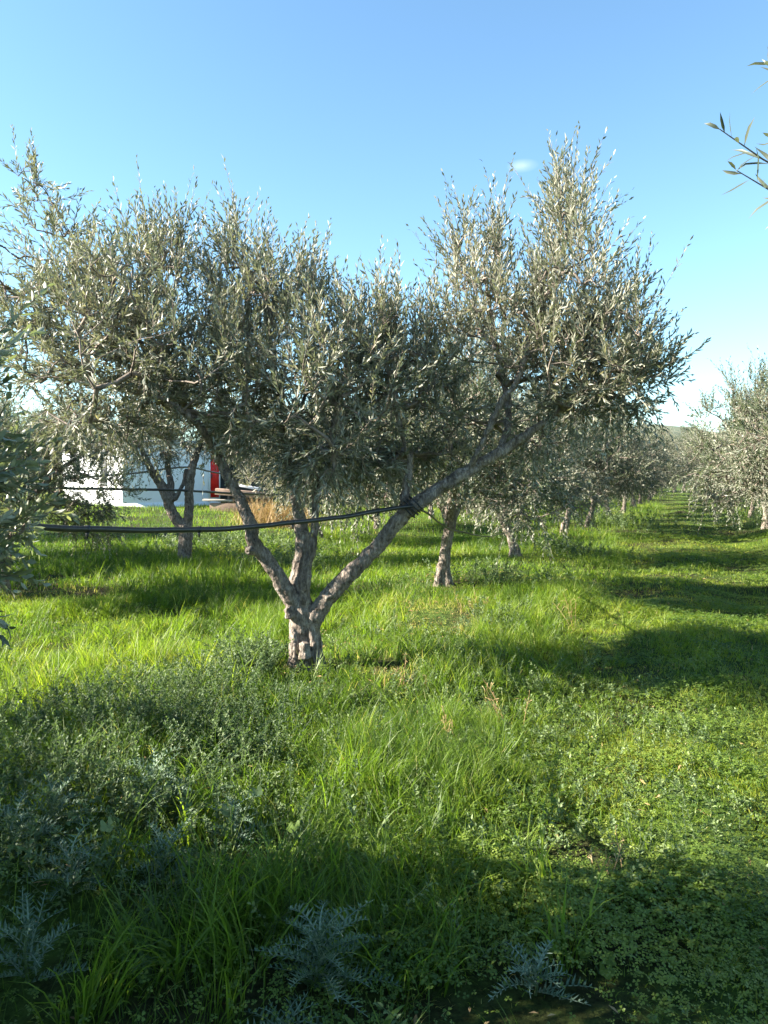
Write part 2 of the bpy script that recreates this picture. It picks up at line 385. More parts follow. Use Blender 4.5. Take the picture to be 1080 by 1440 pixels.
def build_tree(name, seed, limbs, blobs, n_t, shoots_per=4, n_leaf=24, slen=(.2, .42), leaf=.055, wid=.0115, voxel=.014, hi=False, tint=.45, spread=(22, 55),
               mat='olive', extra=None, loc=(0, 0, 0), disp=.02, twigs=True, reject=None, root_lobes=()):
    """limbs: list of (ctrl, radii, in_trunk); everything relative to the tree's base."""
    rng = np.random.default_rng(seed)
    root = empty(name, loc)
    tb = Buf(); sk = []
    for ctrl, rad, *_ in limbs:
        p, r = smooth_path(ctrl, rad, .05)
        p[1:-1] += rng.normal(0, .004, p[1:-1].shape)
        tube(tb, p, r, 10, True, lump=.09, rng=rng)
        sk.append((p, r))
    for ctrl, rad in root_lobes:
        p, r = smooth_path(ctrl, rad, .04); tube(tb, p, r, 8, True, lump=.3, rng=rng)
    remesh_trunk('trunk', tb, voxel, root, disp)
    T, up, out = sample_blobs(rng, blobs, n_t)
    if reject is not None:
        k = ~reject(T); T, up, out = T[k], up[k], out[k]
    grow_from = [s for s, l in zip(sk, limbs) if len(l) < 3 or l[2]]
    pos, r, paths, n0, br = grow(rng, grow_from, T)
    bb = Buf(); O = []; U = []; OUT = []
    for ti, i, ids in paths:
        pp = np.vstack([pos[i], pos[ids]]); rr = np.concatenate([[min(r[ids[0]] * 1.15, .05)], r[ids]])
        tube(bb, pp, np.minimum(rr, .045), 5 if rr[0] > .012 else 4)
        k = len(ids)
        for q in range(shoots_per):
            j = ids[-1] if q < shoots_per * .5 else ids[max(0, int(k * rng.uniform(.15, 1)) - 1)]
            O.append(pos[j]); U.append(up[ti]); OUT.append(out[ti])
    O = np.array(O); U = np.array(U); OUT = np.array(OUT); s = len(O)
    D = norm(OUT * .55 + rng.normal(0, .48, (s, 3)) + np.array([0, 0, 1.0]) * U[:, None])
    Ls = rng.uniform(slen[0], slen[1], s) * (1 + .35 * np.clip(U - .6, 0, 1))
    bend = np.zeros((s, 3)); bend[:, 2] = np.where(U > .35, .12, -.28) + rng.normal(0, .2, s); bend[:, :2] += rng.normal(0, .16, (s, 2))
    if extra is not None:
        eo, ed, el, eb = extra(rng)
    if extra is not None:
        for a_, b_, c_ in zip(eo, ed, el): tube(bb, [a_, a_ + b_ * c_ * .5 + eb[0] * c_ * .25, a_ + b_ * c_ + eb[0] * c_], [.0018, .0014, .0008], 5)
    if reject is not None:
        k = ~reject(O + D * Ls[:, None]); O, D, Ls, bend = O[k], D[k], Ls[k], bend[k]
    if twigs:
        f = np.linspace(0, .96, 4)[None, :, None]; s = len(O)
        ax = O[:, None] + D[:, None] * Ls[:, None, None] * f + bend[:, None] * Ls[:, None, None] * f * f
        u = norm(np.cross(D, norm(rng.normal(size=(s, 3))))); v = norm(np.cross(D, u)); rad = np.array([.0026, .0022, .0017, .001])
        ring = np.stack([u, -.5 * u + .87 * v, -.5 * u - .87 * v], 1)
        V = ax[:, :, None] + ring[:, None] * rad[None, :, None, None]
        b = np.arange(s)[:, None, None] * 12; ii = np.arange(3)[None, :, None] * 3; jj = np.arange(3)[None, None]; kk = (jj + 1) % 3
        Q = np.stack(np.broadcast_arrays(b + ii + jj, b + ii + kk, b + ii + 3 + kk, b + ii + 3 + jj), -1).reshape(-1, 4)
        bb.add(V.reshape(-1, 3), None, Q)
    obj('branchwork', bb.mesh('branchwork', True), M['twig'], root)
    lb = Buf()
    leaves_from_shoots(lb, rng, O, D, Ls, bend, n_leaf, leaf, wid, hi, tint, spread)
    if extra is not None:
        leaves_from_shoots(lb, rng, eo, ed, el, eb, 14, .060, .0062, True, .05, (40, 80))
    obj('crown', lb.mesh('crown'), M[mat], root)
    return root

def copy_tree(root, name, loc, rz, sc):
    r = root.copy(); r.name = name; COL.objects.link(r); r.location = loc; r.rotation_euler = (0, 0, rz); r.scale = sc
    for ch in root.children:
        c = ch.copy(); COL.objects.link(c); c.parent = r
    return r

# ---- the big forked tree
D0 = 6.3
bx, by = (430 - 540) / F * D0, D0
bz = gz(bx, by)
base = np.array([bx, by, bz])
def Q_(px, py, dd=0.0): return P(px, py, D0 + dd) - base
def px2(m): return m / F * D0
R_ = lambda w: w * .415 / F * D0
mlimbs = [
    ([Q_(432, 975), Q_(432, 945), Q_(427, 915), Q_(425, 885), Q_(424, 860), Q_(421, 838)], [R_(66), R_(56), R_(46), R_(44), R_(48), R_(34)], False),
    ([Q_(424, 880), Q_(413, 850, -.03), Q_(397, 822, -.06), Q_(378, 790, -.08), Q_(357, 765, -.1), Q_(350, 730, -.1), Q_(332, 692, -.05), Q_(312, 655), Q_(296, 622, .05), Q_(262, 575, .1), Q_(225, 520, .1), Q_(205, 455, .1), Q_(196, 400, .1)],
     [R_(30), R_(30), R_(26), R_(23), R_(24), R_(21), R_(19), R_(18), R_(16), R_(13), R_(10), R_(7), R_(4)], True),
    ([Q_(424, 870), Q_(412, 833, .08), Q_(420, 800, .14), Q_(426, 755, .2), Q_(419, 718, .28), Q_(413, 690, .35), Q_(404, 645, .4), Q_(398, 590, .4), Q_(385, 520, .4), Q_(375, 440, .4), Q_(372, 380, .4)],
     [R_(30), R_(27), R_(25), R_(24), R_(21), R_(19), R_(17), R_(14), R_(11), R_(8), R_(4)], True),
    ([Q_(430, 872), Q_(429, 842, -.06), Q_(431, 812, -.08), Q_(438, 770, -.06), Q_(443, 735, 0), Q_(446, 690, .05), Q_(462, 630, .0), Q_(478, 560, -.1), Q_(490, 490, -.15)],
     [R_(22), R_(19), R_(17), R_(15), R_(14), R_(12), R_(10), R_(8), R_(4)], True),
    ([Q_(432, 890), Q_(446, 862, -.04), Q_(468, 832, -.06), Q_(497, 802, -.08), Q_(533, 765, -.1), Q_(570, 722, -.1), Q_(610, 692, -.05), Q_(655, 664, 0), Q_(700, 638, .05), Q_(755, 602, .05), Q_(800, 570, 0), Q_(850, 530, -.05), Q_(880, 480, -.05)],
     [R_(34), R_(31), R_(29), R_(27), R_(25), R_(25), R_(23), R_(22), R_(18), R_(15), R_(12), R_(8), R_(4)], True),
    ([Q_(655, 666), Q_(668, 645, -.05), Q_(685, 610, -.1), Q_(705, 565, -.15), Q_(730, 530, -.15), Q_(745, 470, -.1), Q_(770, 415, 0), Q_(785, 350, .05), Q_(792, 300, .05)], [R_(14), R_(11), R_(11), R_(10), R_(9), R_(8), R_(6), R_(4), R_(2.5)], True),
    ([Q_(700, 640, .02), Q_(715, 590, .25), Q_(705, 520, .4), Q_(690, 440, .45), Q_(680, 370, .45)], [R_(13), R_(12), R_(10), R_(7), R_(4)], True),
    ([Q_(566, 726, -.08), Q_(570, 690, .02), Q_(577, 652, .06), Q_(578, 638, .07)], [R_(18), R_(14), R_(13), R_(14)], True),
    ([Q_(312, 655), Q_(280, 600, -.25), Q_(230, 562, -.4), Q_(170, 545, -.5), Q_(110, 510, -.5)], [R_(12), R_(11), R_(9), R_(7), R_(4)], True),
    ([Q_(240, 545, .1), Q_(180, 460, .2), Q_(120, 400, .25), Q_(98, 330, .3), Q_(64, 268, .3), Q_(22, 205, .3)], [R_(8), R_(7), R_(5.5), R_(4), R_(3), R_(1.5)], True),
    ([Q_(140, 420, .25), Q_(60, 385, .2), Q_(0, 345, .15), Q_(-30, 335, .1)], [R_(4.5), R_(3.5), R_(2.5), R_(1.2)], True),
    ([Q_(577, 655, .05), Q_(560, 590, .0), Q_(545, 520, -.1), Q_(540, 450, -.15)], [R_(10), R_(8), R_(6), R_(3)], True),
]
pm = lambda v: v / F * D0
def blob(px, py, dd, rx, rz, ry, w, up): return (Q_(px, py + 50 * max(0.0, min(1.0, (560 - py) / 160)), dd), (pm(rx), ry, pm(rz)), w, up)
mblobs = [
    blob(205, 420, -.1, 95, 105, 1.0, 15, .8), blob(225, 320, .1, 45, 45, .5, 3.0, 1.2),
    blob(130, 400, .25, 75, 95, .8, 9, .7), blob(80, 290, .3, 55, 55, .4, 3.4, .7), blob(42, 205, .3, 26, 30, .2, .9, .6), blob(40, 370, .2, 45, 40, .4, 2.2, .3),
    blob(150, 440, .2, 90, 90, .9, 7, .6), blob(530, 640, .6, 80, 35, .6, 5, -.2), blob(480, 630, .0, 80, 45, .9, 6, .0),
    blob(365, 400, .2, 85, 90, .9, 11, 1.0), blob(335, 320, .3, 36, 40, .4, 2.2, 1.4), blob(430, 380, .2, 42, 50, .5, 3, 1.4),
    blob(300, 490, .1, 130, 80, 1.2, 12, .6),
    blob(180, 530, -.3, 90, 55, .9, 6, .2), blob(90, 500, -.2, 60, 50, .6, 4, .2), blob(50, 440, .1, 50, 45, .5, 2.5, .3), blob(130, 590, -.1, 70, 35, .7, 3.5, -.1), blob(520, 500, .3, 90, 60, .8, 7, .6), blob(610, 640, .8, 70, 40, .55, 5, -.1), blob(420, 620, .2, 80, 45, .8, 5, .0), blob(300, 560, .2, 100, 45, .8, 5, .2),
    blob(450, 560, -.1, 120, 85, 1.2, 17, .5), blob(490, 480, -.1, 80, 60, .8, 7, 1.1), blob(545, 430, -.1, 32, 55, .4, 3, 1.5), 
    blob(600, 470, .1, 50, 70, .7, 6, 1.2), blob(600, 570, .35, 90, 60, .9, 9, .3),
    blob(680, 400, .4, 60, 95, .8, 9, 1.3), blob(660, 320, .4, 34, 50, .4, 2.6, 1.6), blob(705, 320, .3, 18, 40, .4, .8, 1.6),
    blob(790, 390, 0, 58, 105, .8, 13, 1.2), blob(795, 262, .05, 28, 66, .35, 4.2, 1.7), 
    blob(858, 415, -.05, 38, 55, .6, 4.0, 1.4), blob(850, 490, -.05, 70, 65, .9, 9, .7), blob(915, 510, -.1, 30, 34, .4, 2.2, .5),
    blob(755, 490, .2, 85, 55, .9, 8, .7), blob(815, 565, .7, 75, 34, .6, 3.5, -.1), blob(815, 565, -.2, 55, 26, .35, 3.0, .1), blob(880, 520, -.2, 45, 40, .5, 3.0, .5), blob(750, 610, 1.0, 60, 34, .5, 3.5, -.2), blob(870, 560, .1, 50, 30, .6, 2.5, -.1),
    blob(470, 650, .2, 70, 26, .7, 3.4, -.3), blob(360, 590, .2, 60, 35, .8, 4, .0), blob(670, 600, .95, 60, 30, .5, 2.4, -.1),
]
roots = [([Q_(412, 985, -.1), Q_(415, 930, -.1), Q_(413, 880, -.08)], [R_(26), R_(22), R_(10)]),
         ([Q_(452, 985, -.08), Q_(445, 925, -.1), Q_(436, 870, -.06)], [R_(24), R_(17), R_(10)]),
         ([Q_(400, 975, .12), Q_(412, 930, .1), Q_(416, 890, .05)], [R_(22), R_(18), R_(8)]),
         ([Q_(466, 980, .14), Q_(452, 935, .1), Q_(445, 880, .05)], [R_(22), R_(18), R_(10)]),
         ([Q_(408, 868, -.1), Q_(404, 855, -.1)], [R_(20), R_(14)]), ([Q_(352, 772, -.14), Q_(349, 779, -.14)], [R_(20), R_(14)]),
         ([Q_(455, 835, -.1), Q_(462, 842, -.12)], [R_(12), R_(10)]),
         ([Q_(430, 925, -.16), Q_(428, 905, -.16)], [R_(22), R_(16)])]
big = build_tree('olive_tree', 11, mlimbs, mblobs, 1850, 3, 21, (.18, .40), .076, .0146, .009, tint=.5, loc=tuple(base), disp=.022, root_lobes=roots, spread=(18, 48))
tag(big, 'big olive tree with a short gnarled trunk forking low into spreading pale limbs', 'tree', 'olive trees of the grove')

# ---- general trees of the grove (a few shapes, copied)
def generic(seed, height, lean, nl, loc, n_t=680, tall=1.0, low=1.0, detail=1.0):
    rng = np.random.default_rng(seed)
    h = height; tip = np.array([lean[0], lean[1], h])
    limbs = [([(-.0, 0, -.12), (.01, .0, .1), (tip[0] * .45 + rng.normal(0, .03), tip[1] * .45, h * .5), tuple(tip)], [.135, .095, .075, .082], False)]
    blobs = []
    a0 = rng.uniform(0, 6.28)
    for i in range(nl):
        a = a0 + i * 2 * np.pi / nl + rng.normal(0, .25); rr = rng.uniform(.75, 1.15)
        dx, dy = math.cos(a), math.sin(a)
        top = rng.uniform(2.2, 2.8) * tall
        limbs.append(([tuple(tip * .9), tuple(tip + (dx * .2, dy * .2, .3)), tuple(tip + (dx * .55, dy * .55, .75 + rng.normal(0, .1))), tuple(tip + (dx * rr, dy * rr, 1.25)), (tip[0] + dx * rr * 1.25, tip[1] + dy * rr * 1.25, top)],
                      [.072, .06, .048, .032, .013], True))
        blobs.append(((tip[0] + dx * 1.15, tip[1] + dy * 1.15, 1.95 * tall), (.95, .95, .8), 9, .55))
        blobs.append(((tip[0] + dx * .95, tip[1] + dy * .95, top + .25), (.45, .45, .55), 4, 1.2))
        b2 = a + rng.normal(.6, .2)
        blobs.append(((tip[0] + math.cos(b2) * 1.35, tip[1] + math.sin(b2) * 1.35, low + .35), (.65, .65, .42), 4.5, -.2))
        b3_ = a + rng.normal(1.2, .3)
        blobs.append(((tip[0] + math.cos(b3_) * .8, tip[1] + math.sin(b3_) * .8, low + .75), (.6, .6, .4), 4.5, -.1))
    blobs.append(((tip[0], tip[1], 2.35 * tall), (.8, .8, .6), 7, .9))
    return build_tree('olive_tree', seed, limbs, blobs, int(n_t * detail), 5, 18, (.2, .42), .076, .0175, .02, tint=(.5, .42, .56, .4, .5)[seed % 5], mat=('olive_green', 'olive_green', 'olive', 'olive_green', 'olive')[seed % 5], loc=loc, disp=.022,
                      root_lobes=[([(.10, -.07, -.1), (.04, -.04, .25)], [.075, .045]), ([(-.08, -.07, -.1), (-.03, -.04, .3)], [.075, .04])])
G = 'olive trees of the grove'
def at(x, y): return (x, y, gz(x, y))
protos = []
ordn = 'first second third fourth fifth sixth seventh eighth ninth tenth eleventh twelfth thirteenth fourteenth'.split()
row1 = [(10.3, .78), (14.8, 2.50), (19.5, 4.55), (23.0, 6.1), (27.0, 7.9), (31.5, 9.8), (37, 12.0), (43, 14.3), (50, 17.2), (58, 20.2), (67, 23.6)]
shapes = [(31, .95, (.12, .0), 3), (32, .8, (-.22, .1), 3), (33, 1.0, (.25, .05), 4), (34, .75, (.15, -.1), 4), (35, 1.1, (-.1, .1), 3)]
def place(k, x, y, label, rz=None, sc=None, zs=None):
    rng = np.random.default_rng(int(x * 97 + y * 131) % 99991)
    if k < len(protos) and protos[k] is not None:
        o = copy_tree(protos[k], 'olive_tree', at(x, y), rng.uniform(0, 6.28) if rz is None else rz, (1, 1, 1))
    else:
        sd_, h, ln, nl = shapes[k]
        o = generic(sd_, h, ln, nl, at(x, y)); protos.append(o)
        if rz: o.rotation_euler.z = rz
    f = rng.uniform(.92, 1.08) * (1 + .4 * float(sstep(20, 75, y))) if sc is None else sc
    o.scale = (f, f, f * rng.uniform(.95, 1.05) * (zs or 1.0))
    return tag(o, label, 'tree', G)
lab1 = ['olive tree with a dark shaded straight trunk just behind the big forked tree',
        'olive tree with a short pink-brown curved trunk where the thin hose ends',
        'olive tree with a grey trunk leaning towards the grassy lane, behind the curved trunk']
for i, (y, x) in enumerate(row1):
    lab = lab1[i] if i < 3 else '%s olive tree behind the big forked tree, in its row beside the grassy lane' % ordn[i]
    place(i % 5, x, y, lab, rz=0.0 if i < 5 else None, sc=1.0 if i < 5 else None)
row2 = [(3.3, -6.4), (10.0, -4.95), (14.2, -3.68), (18.9, -1.6), (23.2, -.2), (27.6, 1.7), (32, 3.5), (37, 5.5), (42, 7.3), (48, 9.7), (55, 12.3), (63, 15.4)]
for i, (y, x) in enumerate(row2):
    lab = {0: 'olive tree outside the view whose crown shades the thistles', 1: 'olive tree with a dark trunk at the edge, behind the hanging leafy sprays',
           2: 'slender olive tree with a forked trunk standing before the white house',
           3: 'olive tree with a short trunk seen between the limbs of the big forked tree'}.get(i, '%s olive tree of the row behind the tree before the white house' % ordn[i - 3])
    if i == 2: continue
    place([2, 4, 0, 1, 3, 0, 4, 2, 1, 3, 0, 4][i], x, y, lab, sc=1.0 if i == 0 else .8 if i == 1 else None, zs=.72 if i == 0 else None)
row3 = [(12.4, 7.05), (17.0, 9.0), (21.5, 10.7), (26, 12.4), (31, 14.0), (36.5, 16.2), (43, 18.6), (50, 21.4), (58, 24.5)]
for i, (y, x) in enumerate(row3):
    lab = 'olive tree nearest along the far edge of the grassy lane, sunlit bushy crown' if i == 0 else '%s olive tree along the far edge of the grassy lane, counted going away' % ordn[i]
    if i == 0: lab = 'sunlit bushy olive tree, first along the far edge of the grassy lane'
    place([4, 3, 0, 2, 1, 4, 3, 2, 0][i], x, y, lab, sc=1.1 if i == 0 else None, zs=.95 if i == 0 else None)
# trees that close the view beyond the lane and behind the house
far = [(78, 27.0), (80, 30.2), (84, 23.5), (86, 33.5), (40, -.8), (46, 1.5), (52, 4.5), (60, 7.5), (70, 12), (44, -13.5), (46, -18.5), (48, -8.5), (50, -24), (43, -5), (62, -3), (70, 2), (75, 17), (66, -12)]
for i, (y, x) in enumerate(far):
    lab = ('%s olive tree across the far end of the grassy lane' % ordn[i]) if i < 4 else ('%s olive tree of the dense grove in the distance behind the white house' % ordn[i - 4])
    place([1, 2, 3, 0, 4][i % 5], x, y, lab, sc=1.8 if i < 4 else 1.5)
for i, (x, y) in enumerate([(-8.6, 14.0), (-10.8, 10.2), (-8.2, 1.4), (-11.8, 19.5)]):
    place([3, 1, 4, 0][i], x, y, '%s olive tree of the outer row between the hoses and the white house' % ordn[i], sc=(1.25, 1.0, 1.1, 1.25)[i])

# ---- slender tree before the house
b3 = np.array(at(-3.68, 14.2)); D3 = 14.2
def q3(px, py, dd=0): return P(px, py, D3 + dd) - b3
r3 = lambda w: w * .5 / F * D3
l3 = [([q3(261, 800), q3(260, 775), q3(261, 755), q3(260, 738)], [r3(24), r3(20), r3(20), r3(22)], False),
      ([q3(260, 745), q3(243, 722), q3(235, 700), q3(222, 675), q3(208, 652, -.2), q3(190, 610, -.3)], [r3(17), r3(15), r3(14), r3(13), r3(9), r3(5)], True),
      ([q3(262, 745), q3(266, 715), q3(266, 690), q3(270, 660), q3(276, 640, .2), q3(290, 600, .3)], [r3(15), r3(13), r3(13), r3(12), r3(10), r3(5)], True),
      ([q3(240, 705), q3(240, 680, .1), q3(236, 655, .3), q3(240, 610, .5)], [r3(12), r3(10), r3(8), r3(5)], True),
      ([q3(246, 703), q3(258, 680, .1), q3(262, 660, .3)], [r3(7), r3(6), r3(5)], True)]
def bl3(px, py, dd, rx, rz, ry, w, up):
    return (q3(px, py, dd), (rx / F * D3, ry, rz / F * D3), w, up)
bb3 = [bl3(180, 590, 0, 80, 40, 1.0, 8, .3), bl3(270, 585, 0, 85, 45, 1.1, 8, .4), bl3(230, 545, 0, 110, 40, 1.1, 8, .8), bl3(150, 625, -.3, 40, 24, .6, 3, -.4), bl3(330, 600, 0, 50, 30, .8, 4, .2), bl3(205, 635, -.2, 40, 14, .6, 1.3, -.4), bl3(130, 600, .3, 60, 50, .9, 6, .1), bl3(330, 625, .4, 40, 22, .6, 3, -.3), bl3(270, 625, .3, 60, 14, .7, 2.5, -.3)]
t3 = build_tree('olive_tree', 77, l3, bb3, 460, 5, 18, (.2, .42), .076, .0175, .018, tint=.52, loc=tuple(b3), disp=.018)
tag(t3, 'slender olive tree with a forked trunk standing before the white house', 'tree', G)

# ---- tree at the edge of the view whose leafy sprays hang close to the camera
bl = np.array(at(-2.75, 2.25))
ll = [([(0, 0, -.1), (.02, 0, .3), (.1, .05, .7)], [.17, .14, .13], False),
      ([(.1, .05, .6), (.45, .1, 1.0), (.85, .2, 1.3), (1.2, .25, 1.55)], [.08, .06, .04, .015], True),
      ([(.1, .05, .6), (.3, -.3, 1.2), (.5, -.5, 1.8), (.6, -.6, 2.4)], [.08, .06, .04, .015], True),
      ([(.1, .05, .6), (-.3, .3, 1.2), (-.5, .5, 1.9), (-.6, .6, 2.5)], [.08, .06, .04, .015], True),
      ([(.1, .05, .6), (.4, .5, 1.0), (.75, 1.0, 1.3), (.95, 1.4, 1.5)], [.08, .05, .03, .012], True),
      ([(.5, .1, 1.05), (.9, .1, .95), (1.2, .3, .95), (1.45, .42, .92)], [.03, .02, .014, .006], True)]
lbl = [((.3, -.6, 1.3), (1.0, .85, .5), 9, .5), ((1.25, .1, 1.55), (.45, .45, .4), 5, .4), ((1.15, .3, 1.2), (.45, .5, .3), 4, .1),
       ((1.2, .2, 1.25), (.32, .4, .14), 2.2, .05), ((-.4, .0, 1.35), (.8, .8, .5), 6, .5), ((.2, .25, 1.05), (.5, .55, .4), 4, .2), ((.2, -.8, 1.7), (.9, .7, .7), 6, .5),
       ((1.15, -.1, 1.75), (.42, .45, .32), 4, .5), ((1.25, .1, 1.4), (.4, .45, .35), 4, .3), ((-.9, .0, 1.35), (.9, .75, .65), 12, .3), ((-.8, -.5, 1.5), (.9, .8, .7), 9, .4), ((-1.2, .3, 1.0), (.8, .9, .35), 6, -.1)]
def rej_l(T):
    w = T + bl
    lim = -.443 - .10 * np.clip((2.0 - w[:, 2]) * 2, -1, .6) * 0 + .05 * np.sin(w[:, 2] * 9)
    return ((w[:, 0] > lim * w[:, 1]) & (w[:, 1] > -.5)) | ((w[:, 2] < 1.16) & (w[:, 0] > -1.75))
tl = build_tree('olive_tree', 55, ll, lbl, 600, 4, 20, (.2, .36), .066, .0155, .015, hi=True, tint=.5, mat='olive_young', loc=tuple(bl), reject=rej_l)
tag(tl, 'olive tree whose large pale green leafy sprays hang close by, holding the thick hose', 'tree', G)

# ---- tree behind the camera's shoulder with one twig reaching into the sky
br_ = np.array(at(2.7, .35))
lr = [([(0, 0, -.1), (.0, 0, .4), (-.05, .0, .9)], [.17, .13, .12], False),
      ([(-.05, 0, .8), (-.5, .25, 1.4), (-1.1, .5, 1.95), (-1.55, .7, 2.12), (-1.9, .8, 2.11), (-2.06, .84, 2.1)], [.07, .05, .025, .009, .004, .0025], False),
      ([(-.05, 0, .8), (.4, .3, 1.5), (.6, .5, 2.3)], [.08, .06, .02], True), ([(-.05, 0, .8), (.1, -.5, 1.5), (.2, -.8, 2.4)], [.08, .05, .02], True)]
lbr = [((.3, -.1, 2.2), (1.1, 1.0, .9), 10, .7), ((.9, .3, 1.7), (.7, .7, .6), 4, .3)]
def twig_r(rng):
    w = lambda px, py, d: P(px, py, d) - br_
    ends = [((1130, 256, 1.24), (1016, 201, 1.2), .0), ((1150, 300, 1.24), (1040, 258, 1.21), .0), ((1150, 130, 1.28), (1082, 98, 1.25), 0.0), ((1180, 240, 1.25), (1090, 205, 1.26), 0)]
    O, D, Ls, B = [], [], [], []
    for a, b, c in ends:
        p, q = w(*a), w(*b); d = q - p; l = np.linalg.norm(d); O.append(p); D.append(d / l); Ls.append(l); B.append((0, .06, .16))
    return np.array(O), np.array(D), np.array(Ls), np.array(B)
def rej_r(T):
    w = T + br_
    return (w[:, 0] < .58 * w[:, 1] + .25) & (w[:, 0] > 1.3) & False | ((w[:, 0] < .62 * np.maximum(w[:, 1], 0) + .15) & (w[:, 2] > 2.9))
tr = build_tree('olive_tree', 66, lr, lbr, 150, 5, 18, (.2, .36), .062, .0125, .015, hi=True, tint=.4, loc=tuple(br_), extra=twig_r)
tag(tr, 'olive tree beside the viewer with one leafy twig reaching across the blue sky', 'tree', G)

# ------------------------------------------------------------------ white house, boards
def house():
    hz_ = 0.0
    c = P(172, 716, 30.0); c[2] = gz(c[0], c[1])
    root = empty('white_house', (c[0], c[1], c[2]), math.radians(33))
    w, l, h = 3.98, 12.0, 2.5          # local: +x along the shaded face, +y back
    b = Buf(); box(b, (0, 0, -.3), (w, l, h)); o = obj('wall', b.mesh('wall'), M['white'], root)
    md = o.modifiers.new('edge', 'BEVEL'); md.width = .03; md.segments = 2
    b = Buf(); box(b, (-.15, -.15, h + .002), (w + .15, l + .15, h + .16)); obj('roof', b.mesh('roof'), M['plinth'], root)
    b = Buf(); box(b, (-.02, -.02, -.3), (w + .02, l + .02, .16)); obj('plinth', b.mesh('plinth'), M['white'], root)
    b = Buf(); box(b, (w - .43, -.06, .35), (w - .06, -.003, 2.1)); d = obj('door', b.mesh('door'), M['red'], root); d['label'] = 'bright red door'
    b = Buf(); box(b, (w - .4, -.1, 1.15), (w - .37, -.062, 1.3)); obj('handle', b.mesh('handle'), M['dark'], d)
    b = Buf()
    for x0, x1 in ((w - .49, w - .435), (w - .055, w - .01)): box(b, (x0, -.075, .162), (x1, -.003, 2.2))
    obj('door_frame', b.mesh('door_frame'), M['white'], root)
    b = Buf(); box(b, (-.06, 2.4, .95), (-.003, 3.4, 1.95)); wn = obj('window', b.mesh('window'), M['dark'], root)
    b = Buf(); box(b, (-.09, 2.35, .86), (-.003, 3.45, .945)); obj('sill', b.mesh('sill'), M['white'], wn)
    tag(root, 'low white house with one sunlit wall and one shaded wall behind the trees', 'house')
    # open lean-to beside the red door
    sh = empty('open_shed', (c[0] + math.cos(math.radians(33)) * (w + .25), c[1] + math.sin(math.radians(33)) * (w + .25), c[2]), math.radians(33))
    b = Buf(); box(b, (0, 2.2, -.2), (3.2, 2.3, 2.1)); obj('back_panel', b.mesh('back_panel'), M['dark'], sh)
    b = Buf(); box(b, (-.1, -.3, 2.103), (3.3, 2.4, 2.2)); obj('roof', b.mesh('roof'), M['dark'], sh)
    for x, y in ((.05, -.2), (3.1, -.2)):
        b = Buf(); tube(b, [(x, y, -.2), (x, y, 2.1)], .045, 8, True); obj('post', b.mesh('post'), M['brown'], sh)
    tag(sh, 'dark open lean-to shed beside the red door', 'shed')
house()
def plank(p0, p1, w, t, mat, label):
    p0 = np.array(p0); p1 = np.array(p1); d = p1 - p0; l = np.linalg.norm(d)
    o = empty('plank', tuple((p0 + p1) / 2))
    b = Buf(); box(b, (-l / 2, -w / 2, -t / 2), (l / 2, w / 2, t / 2)); m = b.mesh('plank')
    bpy.data.objects.remove(o); o = obj('plank', m, M[mat]); o.location = tuple((p0 + p1) / 2)
    o.rotation_euler = Vector(d).to_track_quat('X', 'Z').to_euler()
    md = o.modifiers.new('edge', 'BEVEL'); md.width = .008; md.segments = 2
    tag(o, label, 'plank', 'boards lying by the red door')
dB = 29.0
plank(P(286, 703, dB), P(328, 704, dB), .3, .07, 'board', 'pale plank lying lowest, below the red door')
plank(P(304, 691, dB), P(374, 697, dB), .4, .24, 'brown', 'thick brown plank lying above the pale lowest plank')
plank(P(330, 681, dB + .5), P(366, 688, dB + .5), .3, .10, 'white', 'short white plank on top of the brown plank')
_p = P(318, 706, dB); _g = gz(_p[0], _p[1])
plank((_p[0] - .6, dB + .05, (_p[2] + _g) / 2 - .03), (_p[0] + 1.5, dB + .05, (_p[2] + _g) / 2 - .03), .3, max(.1, _p[2] - _g - .02), 'brown', 'dark squared timber half hidden in grass under the pale plank')

# ------------------------------------------------------------------ irrigation hoses
def hose(pts, r, label, ties=(), drips=0):
    b = Buf(); p, rr = smooth_path(pts, [r] * len(pts), .06); p = p + np.stack([0 * p[:, 0], 0 * p[:, 0], .016 * (vn(p[:, 0] * 1.6, p[:, 1] * 1.6, 51) - .5) + .006 * (vn(p[:, 0] * 6, p[:, 1] * 6, 52) - .5)], 1); tube(b, p, rr, 10, True)
    for c, ax, R in ties:
        th = np.linspace(0, 2 * np.pi * 1.6, 40); ax = norm(np.array(ax, float)); u = norm(np.cross(ax, [0.1, .9, .3])); v = np.cross(ax, u)
        q = np.array(c) + R * (np.cos(th)[:, None] * u + np.sin(th)[:, None] * v) + ax * (th[:, None] / 9 - .5) * .05
        tube(b, q, .007, 6, True)
    o = tag(obj('irrigation_hose', b.mesh('irrigation_hose', True), M['hose']), label, 'hose', 'black irrigation hoses strung between the trees')
    for q in range(drips):
        k = int(len(p) * (q + .6) / drips); b = Buf()
        tube(b, [p[k] + [0, -.002, -r * .7], p[k] + [0, -.004, -r - .012], p[k] + [.002, -.006, -r - .03]], [.009, .008, .004], 8, True)
        tube(b, [p[k] - [.012, 0, 0], p[k] + [.012, 0, 0]], r * 1.18, 10, True)
        obj('dripper', b.mesh('dripper', True), M['hose'], o)
limb_dir = Q_(600, 698) - Q_(560, 732)
hose([P(-120, 735, 2.6), P(-20, 738, 3.1), P(20, 741, 3.4), P(150, 746, 4.0), P(280, 745, 4.6), P(400, 736, 5.2), P(480, 728, 5.6), P(545, 716, 6.0), P(580, 711, 6.13)], .0165,
     'thick black hose strung across to the pale limb of the big forked tree', [(P(575, 716, D0 - .1), limb_dir, .082), (P(583, 709, D0 - .1), limb_dir, .078)], 5)
